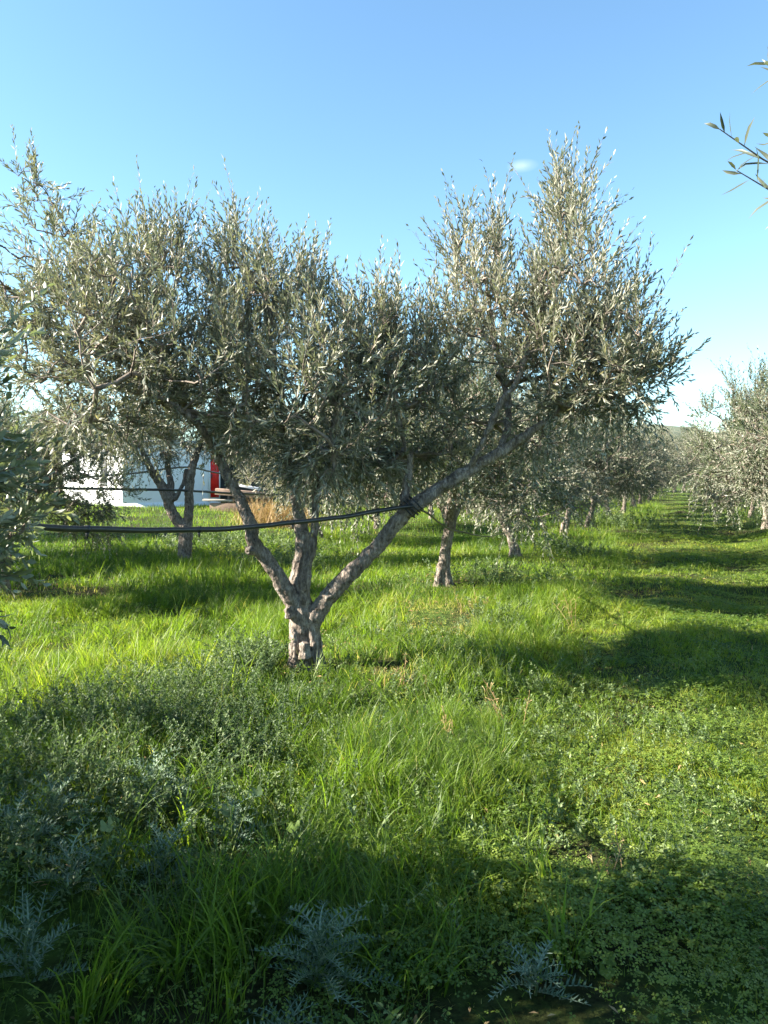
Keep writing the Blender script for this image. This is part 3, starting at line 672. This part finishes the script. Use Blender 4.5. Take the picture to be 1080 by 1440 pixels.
hose([P(580, 711, 6.13), P(600, 722, 6.4), P(625, 740, 7.4), P(655, 750, 9.0), P(690, 754, 11.5), P(718, 747, 14.4), P(735, 742, 14.75)], .009, 'thin sagging hose from the big tree to the curved pink-brown trunk')
hose([P(-60, 676, 9.9), P(20, 682, 10.4), P(90, 686, 11.2), P(170, 688, 12.6), P(262, 690, 14.1), P(330, 694, 16), P(400, 696, 18.6), P(440, 696, 19)], .022, 'black hose strung level across the white house and the slender forked trunk')
hose([P(-60, 686, 13.0), P(60, 676, 14), P(130, 670, 15), P(200, 664, 16), P(262, 657, 17.5), P(300, 664, 19), P(350, 672, 21), P(440, 668, 24)], .02, 'uppermost thin black hose rising across the white house wall')

# ------------------------------------------------------------------ grass
th = [(450, 1310, 17, .31, .20, 'large silvery thistle with upright spiny leaves, lowest in the shade beside the broad-bladed plant', .4),
      (752, 1350, 10, .23, .07, 'small spreading silvery thistle growing alone over bare soil in the shade', .5),
      (230, 1200, 11, .25, .2, 'upright bluish thistle in the long dark grass below the weed patch', .4),
      (75, 1160, 14, .30, .2, 'bluish thistle beside the big pale lobed leaf, deep in shade', .35),
      (40, 1330, 12, .26, .2, 'bluish thistle low among the long dark grass blades at the edge', .35),
      (215, 1110, 13, .28, .22, 'highest bluish thistle, above the pale lobed leaf', .4),
      (330, 1150, 10, .22, .2, 'small dim thistle between the highest thistle and the round leaves', .3),
      (100, 1225, 12, .26, .16, 'dense thistle tangled just under the pale lobed leaf', .4),
      (400, 1425, 10, .2, .06, 'thistle at the very bottom edge under the large silvery one', .4),
      (20, 1190, 12, .28, .2, 'spiny thistle cut by the edge of the view, level with the pale lobed leaf', .35)]
def th_pos(px, py, tall):
    d = F * CAMZ / (py + 60 - HOR) if tall > .1 else F * CAMZ / (py + 15 - HOR)
    return (px - 540) / F * d, d
TH = [(*th_pos(px, py, tall), ln * .8) for px, py, nl, ln, tall, lab, ti in th]
rngg = np.random.default_rng(2024)
TR = [(bx, by, .19)] + [(x, y, .16) for y, x in row1] + [(-3.68, 14.2, .16)]
def blades(buf, rng, pts, h, w, tint, segs, lean=.35, dirn=None):
    n = len(pts); base = np.column_stack([pts, ground(pts[:, 0], pts[:, 1]) - .01])
    az = rng.uniform(0, 2 * np.pi, n) if dirn is None else dirn
    ld = np.stack([np.cos(az), np.sin(az), np.zeros(n)], 1)
    fa = az + np.pi / 2 + rng.normal(0, .6, n)
    sd_ = np.stack([np.cos(fa), np.sin(fa), np.zeros(n)], 1)
    a0 = np.abs(rng.normal(0, .22, n)); a1 = np.abs(rng.normal(lean, lean * .7, n)) + .1
    if dirn is None:
        cx_, cy_ = pts[:, 0], pts[:, 1]
        az = vn(cx_ / .22, cy_ / .22, 41) * 14 + rng.normal(0, .9, n); ld = np.stack([np.cos(az), np.sin(az), np.zeros(n)], 1)
        a1 = a1 * (.5 + 1.3 * vn(cx_ / .3, cy_ / .3, 42)); a0 = a0 + .5 * vn(cx_ / .18, cy_ / .18, 43) ** 2
    lv = []
    p = base.copy(); seg = h / segs
    for k in range(segs + 1):
        t = k / segs
        wk = w * (1 - t ** 1.8) * (.75 + .25 * min(1, t * 4))
        lv.append((p.copy(), wk))
        an = a0 + (a1 * 2.2) * t ** 1.3
        p = p + (ld * np.sin(an)[:, None] + np.array([0, 0, 1]) * np.cos(an)[:, None]) * seg[:, None]
    V = []
    for k, (p, wk) in enumerate(lv[:-1]):
        V += [p - sd_ * (wk * .5)[:, None], p + sd_ * (wk * .5)[:, None]]
    V.append(lv[-1][0]); nv = len(V)
    V = np.stack(V, 1).reshape(-1, 3); b = np.arange(n)[:, None] * nv
    Q = [b + [2 * k, 2 * k + 1, 2 * k + 3, 2 * k + 2] for k in range(segs - 1)]
    T = b + [2 * segs - 2, 2 * segs - 1, 2 * segs]
    buf.add(V, T, np.concatenate(Q) if Q else None, np.repeat(tint, nv))
def frustum_pts(rng, n, d0, d1, pw=1.0, marg=.8, wide=.56):
    """random ground points in the viewed wedge between two depths"""
    d = np.sqrt(rng.uniform(d0 ** 2, d1 ** 2, n * 2)); 
    x = rng.uniform(-1, 1, n * 2) * (d1 * wide + marg)
    k = np.abs(x) < d * wide + marg
    return np.column_stack([x[k], d[k]])[:n]
def bare(x, y):
    b = np.zeros(len(x))
    for cx, cy, rx, ry in ((.62, 8.3, .45, .75), (.02, 6.2, .22, .35), (.65, 8.1, .3, .3), (.25, 2.35, .22, .12), (.5, 2.35, .14, .10), (-4.3, 10.1, .7, .45)):
        b = np.maximum(b, np.exp(-((x - cx) / rx) ** 2 - ((y - cy) / ry) ** 2))
    for cx, cy, r in TR: b = np.maximum(b, 1.2 * np.exp(-(((x - cx) ** 2 + (y - cy) ** 2) / r ** 2)))
    return np.clip(b, 0, 1)
def grass_attr(p, rng):
    x, y = p[:, 0], p[:, 1]; u = row_u(x, y)
    lane = sstep(1.6, 2.3, u) * (1 - sstep(4.3, 5.0, u))
    cl = vn(x / .55, y / .55, 4); cl2 = vn(x / 1.7, y / 1.7, 5)
    h = (.055 + .28 * cl ** 1.5 * (.35 + cl2) + .04 * rng.random(len(p))) * (1 - .62 * lane)
    h *= 1 - .35 * sstep(4.2, 4.8, u)
    h *= rng.uniform(.55, 1.25, len(p))
    t = .46 + .55 * (vn(x / .5, y / .5, 6) - .5) + .45 * (vn(x / 2.2, y / 2.2, 10) - .5) + rng.normal(0, .13, len(p)) + .17 * lane
    t = np.where(rng.random(len(p)) < .035, .97, np.clip(t, 0, .92))
    b = bare(x, y)
    keep = (rng.random(len(p)) > b * .5) & (rng.random(len(p)) < .45 + .9 * vn(x / .33, y / .33, 21))
    for tx_, ty_, tr_ in TH: keep &= (rng.random(len(p)) < .12) | (((x - tx_) ** 2 + (y - ty_ + .1) ** 2) > tr_ ** 2)
    t = np.where(rng.random(len(p)) < b * 1.1 - .1, rng.uniform(.95, 1.0, len(p)), t)
    return h * (1 - .72 * b), t, keep, lane
gb = Buf()
for n, d0, d1, w, segs in ((75000, 1.5, 5, .0048, 4), (120000, 5, 10, .006, 3), (120000, 10, 20, .011, 2), (110000, 20, 42, .022, 1), (50000, 42, 95, .05, 1)):
    p = frustum_pts(rngg, n, d0, d1); h, t, keep, lane = grass_attr(p, rngg)
    p, h, t = p[keep], h[keep], t[keep]
    ww = w * rngg.uniform(.6, 1.3, len(p))
    blades(gb, rngg, p, h, ww, t, segs, .42)
tag(obj('grass', gb.mesh('grass'), M['grass']), kind='stuff')
# long arching grass in the shade close by and rank tufts among the trees
lb_ = Buf()
def tufts(n, cx, cy, sx, sy, per, hmin, hmax, w, tint, lean):
    c = np.column_stack([rngg.normal(cx, sx, n), rngg.normal(cy, sy, n)])
    c = c[(c[:, 1] > 1.3)]
    c = c[rngg.random(len(c)) > 1.6 * bare(c[:, 0], c[:, 1])]
    for tx_, ty_, tr_ in TH: c = c[((c[:, 0] - tx_) ** 2 + (c[:, 1] - ty_ + .1) ** 2) > tr_ ** 2]
    p = np.repeat(c, per, 0) + rngg.normal(0, .035, (len(c) * per, 2))
    m = len(p); h = np.repeat(rngg.uniform(hmin, hmax, len(c)), per) * rngg.uniform(.5, 1.1, m)
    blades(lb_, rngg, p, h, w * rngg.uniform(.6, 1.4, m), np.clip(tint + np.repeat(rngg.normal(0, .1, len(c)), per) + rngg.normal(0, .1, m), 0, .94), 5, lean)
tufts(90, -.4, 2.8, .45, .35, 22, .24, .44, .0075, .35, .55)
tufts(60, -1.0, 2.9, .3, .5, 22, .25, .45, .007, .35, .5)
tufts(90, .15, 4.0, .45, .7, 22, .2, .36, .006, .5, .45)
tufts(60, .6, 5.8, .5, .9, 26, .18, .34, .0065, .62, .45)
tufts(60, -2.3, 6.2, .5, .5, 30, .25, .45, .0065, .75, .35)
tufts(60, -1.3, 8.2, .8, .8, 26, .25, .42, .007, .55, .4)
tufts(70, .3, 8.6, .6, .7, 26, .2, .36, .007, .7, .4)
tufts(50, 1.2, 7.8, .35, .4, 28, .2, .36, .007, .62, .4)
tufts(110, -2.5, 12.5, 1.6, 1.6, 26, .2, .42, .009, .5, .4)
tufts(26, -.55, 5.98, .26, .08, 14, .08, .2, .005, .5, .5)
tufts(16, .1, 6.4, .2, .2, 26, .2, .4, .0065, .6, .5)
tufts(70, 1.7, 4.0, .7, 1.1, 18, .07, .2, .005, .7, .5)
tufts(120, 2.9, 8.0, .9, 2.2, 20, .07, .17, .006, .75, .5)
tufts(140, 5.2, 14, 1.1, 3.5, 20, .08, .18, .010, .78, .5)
tufts(80, 2.65, 9.3, .28, 1.4, 22, .12, .27, .007, .7, .5)
tufts(60, 3.2, 5.2, .6, 1.2, 20, .08, .2, .006, .75, .5)
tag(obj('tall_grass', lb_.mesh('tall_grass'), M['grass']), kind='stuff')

# ------------------------------------------------------------------ clover
def clover(n, region, size):
    p = region(n); m = len(p); x, y = p[:, 0], p[:, 1]
    h = .03 + .07 * vn(x / .3, y / .3, 12) + .03 * rngg.random(m)
    c = np.column_stack([x, y, ground(x, y) + h])
    nn = norm(np.column_stack([rngg.normal(0, .38, m), rngg.normal(0, .38, m), np.ones(m)]))
    u = norm(np.cross(nn, norm(rngg.normal(size=(m, 3))))); v = np.cross(nn, u)
    s = size * rngg.uniform(.5, 1.2, m) * (.6 + .8 * vn(x / .45, y / .45, 15)); ti = np.clip(.5 + .8 * (vn(x / .5, y / .5, 13) - .5) + rngg.normal(0, .16, m), 0, 1)
    V = []; 
    for k in range(3):
        a = k * 2 * np.pi / 3
        d = np.cos(a) * u + np.sin(a) * v; e = -np.sin(a) * u + np.cos(a) * v
        for f, g, z in ((.05, 0, 0), (.62, .42, .12), (1.02, .34, .05), (.92, 0, -.02), (1.02, -.34, .05), (.62, -.42, .12)):
            V.append(c + (d * f + e * g + nn * (z - .1 * f)) * s[:, None])
    V = np.stack(V, 1).reshape(-1, 3); b = np.arange(m)[:, None] * 18
    Q = np.concatenate([b + np.array(q) + 6 * k for k in range(3) for q in ([0, 1, 2, 3], [0, 3, 4, 5])])
    return V, Q, np.repeat(ti, 18)
def reg_c(d0, d1):
    def f(n):
        p = frustum_pts(rngg, n, d0, d1); x, y = p[:, 0], p[:, 1]; u = row_u(x, y)
        pr = .9 * sstep(1.0, 2.2, u) + .25 + .5 * sstep(.0, 1.2, x) * (1 - sstep(4, 6, y)) * 1.0
        pr = pr * np.clip(-.15 + 1.9 * vn(x / .55, y / .55, 14), .08, 1.25) * (1 - bare(x, y))
        return p[rngg.random(len(p)) < pr * .8]
    return f
cb = Buf()
for n, d0, d1, s in ((46000, 1.5, 3.2, .0125), (52000, 3.2, 6, .0135), (52000, 6, 11, .017), (40000, 11, 20, .026)):
    V, Q, t = clover(n, reg_c(d0, d1), s); cb.add(V, None, Q, t)
tag(obj('clover', cb.mesh('clover'), M['clover']), kind='stuff')

# fallen dry leaves
n = 9000; p = frustum_pts(rngg, n, 1.6, 12); u_ = row_u(p[:, 0], p[:, 1])
p = p[rngg.random(len(p)) < .25 + .75 * bare(p[:, 0], p[:, 1]) + .5 * np.exp(-(u_ / 1.0) ** 2)]
n = len(p); c = np.column_stack([p, ground(p[:, 0], p[:, 1]) + rngg.uniform(.005, .07, n)])
d_ = norm(rngg.normal(size=(n, 3)) * [1, 1, .3]); s_ = norm(np.cross(d_, norm(rngg.normal(size=(n, 3)) * .4 + [0, 0, 1]))); L_ = rngg.uniform(.03, .06, (n, 1))
V = np.stack([c - d_ * L_ * .5, c + s_ * L_ * .12 + [0, 0, .003], c + d_ * L_ * .5, c - s_ * L_ * .12 + [0, 0, .003]], 1).reshape(-1, 3)
fb = Buf(); fb.add(V, None, np.arange(n)[:, None] * 4 + [0, 1, 2, 3], np.repeat(rngg.uniform(0, .7, n), 4))
tag(obj('fallen_leaves', fb.mesh('fallen_leaves'), M['straw']), kind='stuff')

# ------------------------------------------------------------------ leafy weeds
def weed_cloud(buf, n, cx, cy, sx, sy, hmin, hmax, leaf, nl, tint, spike=1.0):
    x = rngg.normal(cx, sx, n); y = rngg.normal(cy, sy, n); k = (y > 1.5) & (np.hypot((x - bx) / .22, (y - by + .3) / .4) > 1) & (rngg.random(n) > 1.6 * bare(x, y)); x, y = x[k], y[k]; n = len(x)
    O = np.column_stack([x, y, ground(x, y)]); D = norm(np.column_stack([rngg.normal(0, .3, n), rngg.normal(0, .3, n), np.ones(n)]))
    Ls = rngg.uniform(hmin, hmax, n); B = np.column_stack([rngg.normal(0, .25, n), rngg.normal(0, .25, n), -np.abs(rngg.normal(0, .2, n))])
    leaves_from_shoots(buf, rngg, O, D, Ls, B, nl, leaf, leaf * .34, True, tint, (45, 95))
    for i in range(0, n): 
        f = np.linspace(0, 1, 5)[:, None]; tube(buf, O[i] + D[i] * Ls[i] * f + B[i] * Ls[i] * f * f, np.linspace(.0025, .0012, 5), 3, a=.3)
wb = Buf()
weed_cloud(wb, 330, -1.35, 5.1, .5, .42, .14, .32, .027, 52, .42)
weed_cloud(wb, 280, -1.2, 4.2, .5, .45, .16, .34, .026, 52, .35)
weed_cloud(wb, 110, -1.05, 6.1, .16, .3, .2, .40, .036, 40, .45)
weed_cloud(wb, 160, -1.6, 3.4, .4, .4, .2, .45, .03, 44, .4)
weed_cloud(wb, 150, .9, 8.0, .35, .35, .15, .32, .035, 34, .6)
weed_cloud(wb, 420, .6, 4.3, .9, .9, .08, .22, .028, 26, .7)
weed_cloud(wb, 260, .5, 6.3, .7, .9, .1, .26, .03, 26, .75)
weed_cloud(wb, 160, -.5, 3.3, .6, .5, .1, .3, .028, 26, .55)
weed_cloud(wb, 220, 1.6, 4.6, .7, 1.2, .06, .14, .03, 20, .65)
weed_cloud(wb, 160, -3.3, 17.0, .9, 1.2, .3, .55, .08, 26, .6)
weed_cloud(wb, 120, -1.9, 13.6, .6, .5, .3, .5, .06, 26, .5)
weed_cloud(wb, 90, 3.7, 15.6, .5, .5, .25, .5, .06, 26, .4)
weed_cloud(wb, 140, 7.2, 24, .9, 1.8, .3, .7, .08, 26, .4)
weed_cloud(wb, 90, 1.6, 10.8, .5, .5, .2, .4, .05, 26, .5)
weed_cloud(wb, 150, 10.5, 22, .8, 1.5, .4, .9, .07, 26, .7)
tag(obj('weeds', wb.mesh('weeds'), M['weed']), kind='stuff')

# ------------------------------------------------------------------ thistles
def thistle(x, y, seed, nleaf, llen, tall, label, tint=.5):
    nleaf = int(nleaf * 1.7); llen *= .85
    rng = np.random.default_rng(seed); b = Buf(); st = Buf()
    z = gz(x, y)
    tube(st, [(0, 0, -.02), (rng.normal(0, .01), rng.normal(0, .01), tall * .5), (rng.normal(0, .02), rng.normal(0, .02), tall)], [.006, .005, .003], 6, True)
    for k in range(nleaf):
        az = k * 2.4 + rng.normal(0, .3); f = k / nleaf
        ln = llen * rng.uniform(.75, 1.1) * (1 - .35 * f); el0 = math.radians(rng.uniform(20, 45) + 35 * f)
        d = np.array([math.cos(az), math.sin(az), 0]); s = np.array([-math.sin(az), math.cos(az), 0]); up = np.array([0, 0, 1.])
        lt = rng.normal(0, .16); m = int(ln / .017); t = np.linspace(0, 1, m)
        el = el0 * (1 - rng.uniform(.5, 1.1) * t) - rng.uniform(-.1, .5) * t
        step = ln / m
        c = np.cumsum((d[None] * np.cos(el)[:, None] + up[None] * np.sin(el)[:, None]) * step, 0) + np.array([0, 0, tall * f * .9]) + s[None] * (rng.normal(0, .25) * ln * t[:, None] ** 2)
        tn = norm(np.gradient(c, axis=0)); nn = norm(np.cross(s[None], tn) * -1)
        wr = .0038 * (1 - .75 * t)
        V = np.stack([c - s * wr[:, None], c + s * wr[:, None]], 1).reshape(-1, 3)
        i = np.arange(m - 1) * 2
        b.add(V, None, np.stack([i, i + 1, i + 3, i + 2], 1), np.clip(tint + .35, 0, 1))
        hwid = .0036; prof = np.sin(np.pi * np.clip(t * .93 + .07, 0, 1)) ** .6 * (1 - .35 * t)
        for sg in (-1, 1):
            for var in (0, 1):
                L_ = ln * (.25 if var == 0 else .15) * prof * rng.uniform(.75, 1.2, m)
                dirv = norm(s * sg * (.9 if var == 0 else .6) + tn * rng.uniform(.25, .7, (m, 1)) + nn * (rng.uniform(.2, .6, (m, 1)) if var == 0 else rng.uniform(.7, 1.2, (m, 1))))
                hw = hwid
                p0 = c + s * sg * wr[:, None] * .8
                mid = p0 + dirv * (L_ * .45)[:, None]
                V = np.stack([p0 - tn * hw, p0 + tn * hw, mid + tn * hw * .8, mid - tn * hw * .8, p0 + dirv * L_[:, None]], 1).reshape(-1, 3)
                q = np.arange(m)[:, None] * 5
                b.add(V, q + [3, 2, 4], q + [0, 1, 2, 3], np.clip(np.repeat(tint + lt + rng.normal(0, .14, m), 5), 0, 1))
    root = empty('thistle', (x, y, z))
    obj('foliage', b.mesh('foliage'), M['thistle'], root); obj('stem', st.mesh('stem', True), M['weed'], root)
    tag(root, label, 'thistle', 'silvery thistles in the shaded grass')
for i, (px, py, nl, ln, tall, lab, ti) in enumerate(th):
    x_, d = th_pos(px, py, tall)
    thistle(x_, d, 300 + i, nl, ln, tall, lab, ti)

# broad-bladed plant, lobed leaf plant, mallows, dry stalks, tussock
def strap_plant(px, py, seed, n, ln, w, label, mat='clover'):
    rng = np.random.default_rng(seed); d = F * CAMZ / (py - HOR); x = (px - 540) / F * d; b = Buf()
    for k in range(n):
        az = k * 2.4 + rng.normal(0, .3); l = ln * rng.uniform(.6, 1.1); m = 9; t = np.linspace(0, 1, m)
        el = math.radians(rng.uniform(65, 85)) - rng.uniform(.9, 1.9) * t ** 1.5
        dd = np.array([math.cos(az), math.sin(az), 0]); s = np.array([-math.sin(az), math.cos(az), 0])
        c = np.cumsum((dd[None] * np.cos(el)[:, None] + np.array([0, 0, 1.]) * np.sin(el)[:, None]) * l / m, 0)
        ww = w * .5 * np.sin(np.pi * np.clip(t * .8 + .2, 0, 1)) ** .7
        dn = np.array([0, 0, -.25])
        V = np.stack([c - s * ww[:, None], c + dn * ww[:, None], c + s * ww[:, None]], 1).reshape(-1, 3); i = np.arange(m - 1) * 3
        b.add(V, None, np.concatenate([np.stack([i, i + 1, i + 4, i + 3], 1), np.stack([i + 1, i + 2, i + 5, i + 4], 1)]), np.clip(.6 + rng.normal(0, .15), 0, 1))
    o = obj('strap_leaf_plant', b.mesh('strap_leaf_plant', True), M[mat]); o.location = (x, d, gz(x, d)); tag(o, label, 'plant')
strap_plant(520, 1455, 5, 9, .2, .026, 'fresh green plant with broad strap leaves at the bottom edge beside the large thistle')
def round_plant(px, py, seed, n, size, h, label, lobes=5, mat='weed', tint=.5):
    rng = np.random.default_rng(seed); d = F * CAMZ / (py - HOR); x = (px - 540) / F * d; root = empty('mallow_plant', (x, d, gz(x, d))); b = Buf(); st = Buf()
    for k in range(n):
        az = k * 2.4 + rng.normal(0, .4); r = h * rng.uniform(.2, .7); c = np.array([math.cos(az) * r, math.sin(az) * r, h * rng.uniform(.6, 1.1)])
        nn = norm(np.array([math.cos(az) * .5, math.sin(az) * .5 - .2, 1.0]) + rng.normal(0, .2, 3)); u = norm(np.cross(nn, [math.sin(az), -math.cos(az), .1])); v = np.cross(nn, u)
        m = 25; th_ = np.linspace(-2.75, 2.75, m); rad = size * rng.uniform(.7, 1.1) * (.75 + .25 * np.abs(np.cos(th_ * lobes / 2)))
        V = np.vstack([c - nn * size * .15, c + rad[:, None] * (np.cos(th_)[:, None] * u + np.sin(th_)[:, None] * v) + nn * (.05 * size * np.cos(th_ * lobes))[:, None]])
        i = np.arange(m - 1); b.add(V, np.stack([np.zeros(m - 1, int), i + 1, i + 2], 1), None, np.clip(tint + rng.normal(0, .12), 0, 1))
        tube(st, [(0, 0, -.01), c * .5 + np.array([0, 0, .02]), c - nn * size * .15], [.003, .0025, .002], 4)
    obj('foliage', b.mesh('foliage'), M[mat], root); obj('stem', st.mesh('stem'), M['weed'], root); tag(root, label, 'plant')
round_plant(125, 1230, 8, 2, .036, .2, 'plant with a big pale lobed silvery leaf standing among the bluish thistles', 5, 'weed', .9)
round_plant(335, 1190, 9, 6, .028, .22, 'plant with dull round leaves among tall dark grass, below the weed patch', 3, 'weed', .25)
round_plant(845, 1345, 10, 4, .035, .07, 'small mallow with dull folded leaves beside the small spreading thistle', 5, 'clover', .5)
round_plant(948, 1200, 12, 4, .032, .08, 'small pale round-leaved plant in the sunny clover', 5, 'weed', .85)
round_plant(415, 1215, 13, 4, .03, .15, 'round-leaved seedling in long dark grass above the large thistle', 5, 'clover', .4)

def dry_stalks(px, py, seed, n, h, label, spread=.06):
    spread *= .5
    rng = np.random.default_rng(seed); d = F * CAMZ / (py - HOR); x = (px - 540) / F * d
    o = empty('dead_weed_plant', (x, d, gz(x, d))); tag(o, label, 'dead weed', 'dry weed stalks in the grass')
    for k in range(n):
        b = Buf(); p = np.array([rng.normal(0, spread), rng.normal(0, spread), -.02]); dv = norm(np.array([rng.normal(0, .25), rng.normal(0, .25), 1])); l = h * rng.uniform(.6, 1.1)
        f = np.linspace(0, 1, 6)[:, None]; c = p + dv * l * f + rng.normal(0, .12, 3) * l * f * f
        tube(b, c, np.linspace(.003, .0012, 6), 4, a=rng.uniform(.2, .9))
        for q in range(5):
            s0 = c[3 + q // 2]; e = s0 + norm(rng.normal(size=3) + np.array([0, 0, .8])) * l * .16
            tube(b, [s0, (s0 + e) / 2 + [0, 0, .005], e], [.0014, .0011, .003], 3, a=rng.uniform(.4, 1))
        obj('stalk', b.mesh('stalk'), M['straw'], o)
dry_stalks(805, 885, 21, 4, .42, 'pair of tall bare dry stalks at the edge of the shaded lane')
dry_stalks(725, 1010, 22, 5, .34, 'brown dry seed stalks in the sunny grass between big tree and lane', .1)
dry_stalks(565, 975, 23, 9, .2, 'low dead brown stalks by the bare patch near the big trunk', .14)
dry_stalks(670, 872, 24, 9, .22, 'dry stalks by the brown patch below the dark shaded trunk', .2)
dry_stalks(845, 1225, 25, 6, .2, 'dry pinkish stalks at the border between sun and shade', .07)
dry_stalks(635, 1050, 26, 5, .24, 'yellowed bent stalks in the middle of the sunlit grass', .06)

def tussock(px, py, d, n, h, spread, label):
    rng = np.random.default_rng(91); x = (px - 540) / F * d; b = Buf()
    pts = np.column_stack([rng.normal(x, spread, n), rng.normal(d, spread, n)])
    blades(b, rng, pts, h * rng.uniform(.5, 1.1, n), .012 * rng.uniform(.6, 1.4, n), np.clip(rng.normal(.5, .25, n), 0, 1), 4, .4)
    tag(obj('dry_grass_tussock', b.mesh('dry_grass_tussock'), M['straw']), label, 'dry grass')
tussock(388, 735, 24.0, 2600, 1.15, .5, 'golden brown tussock of dead grass beside the stacked boards')
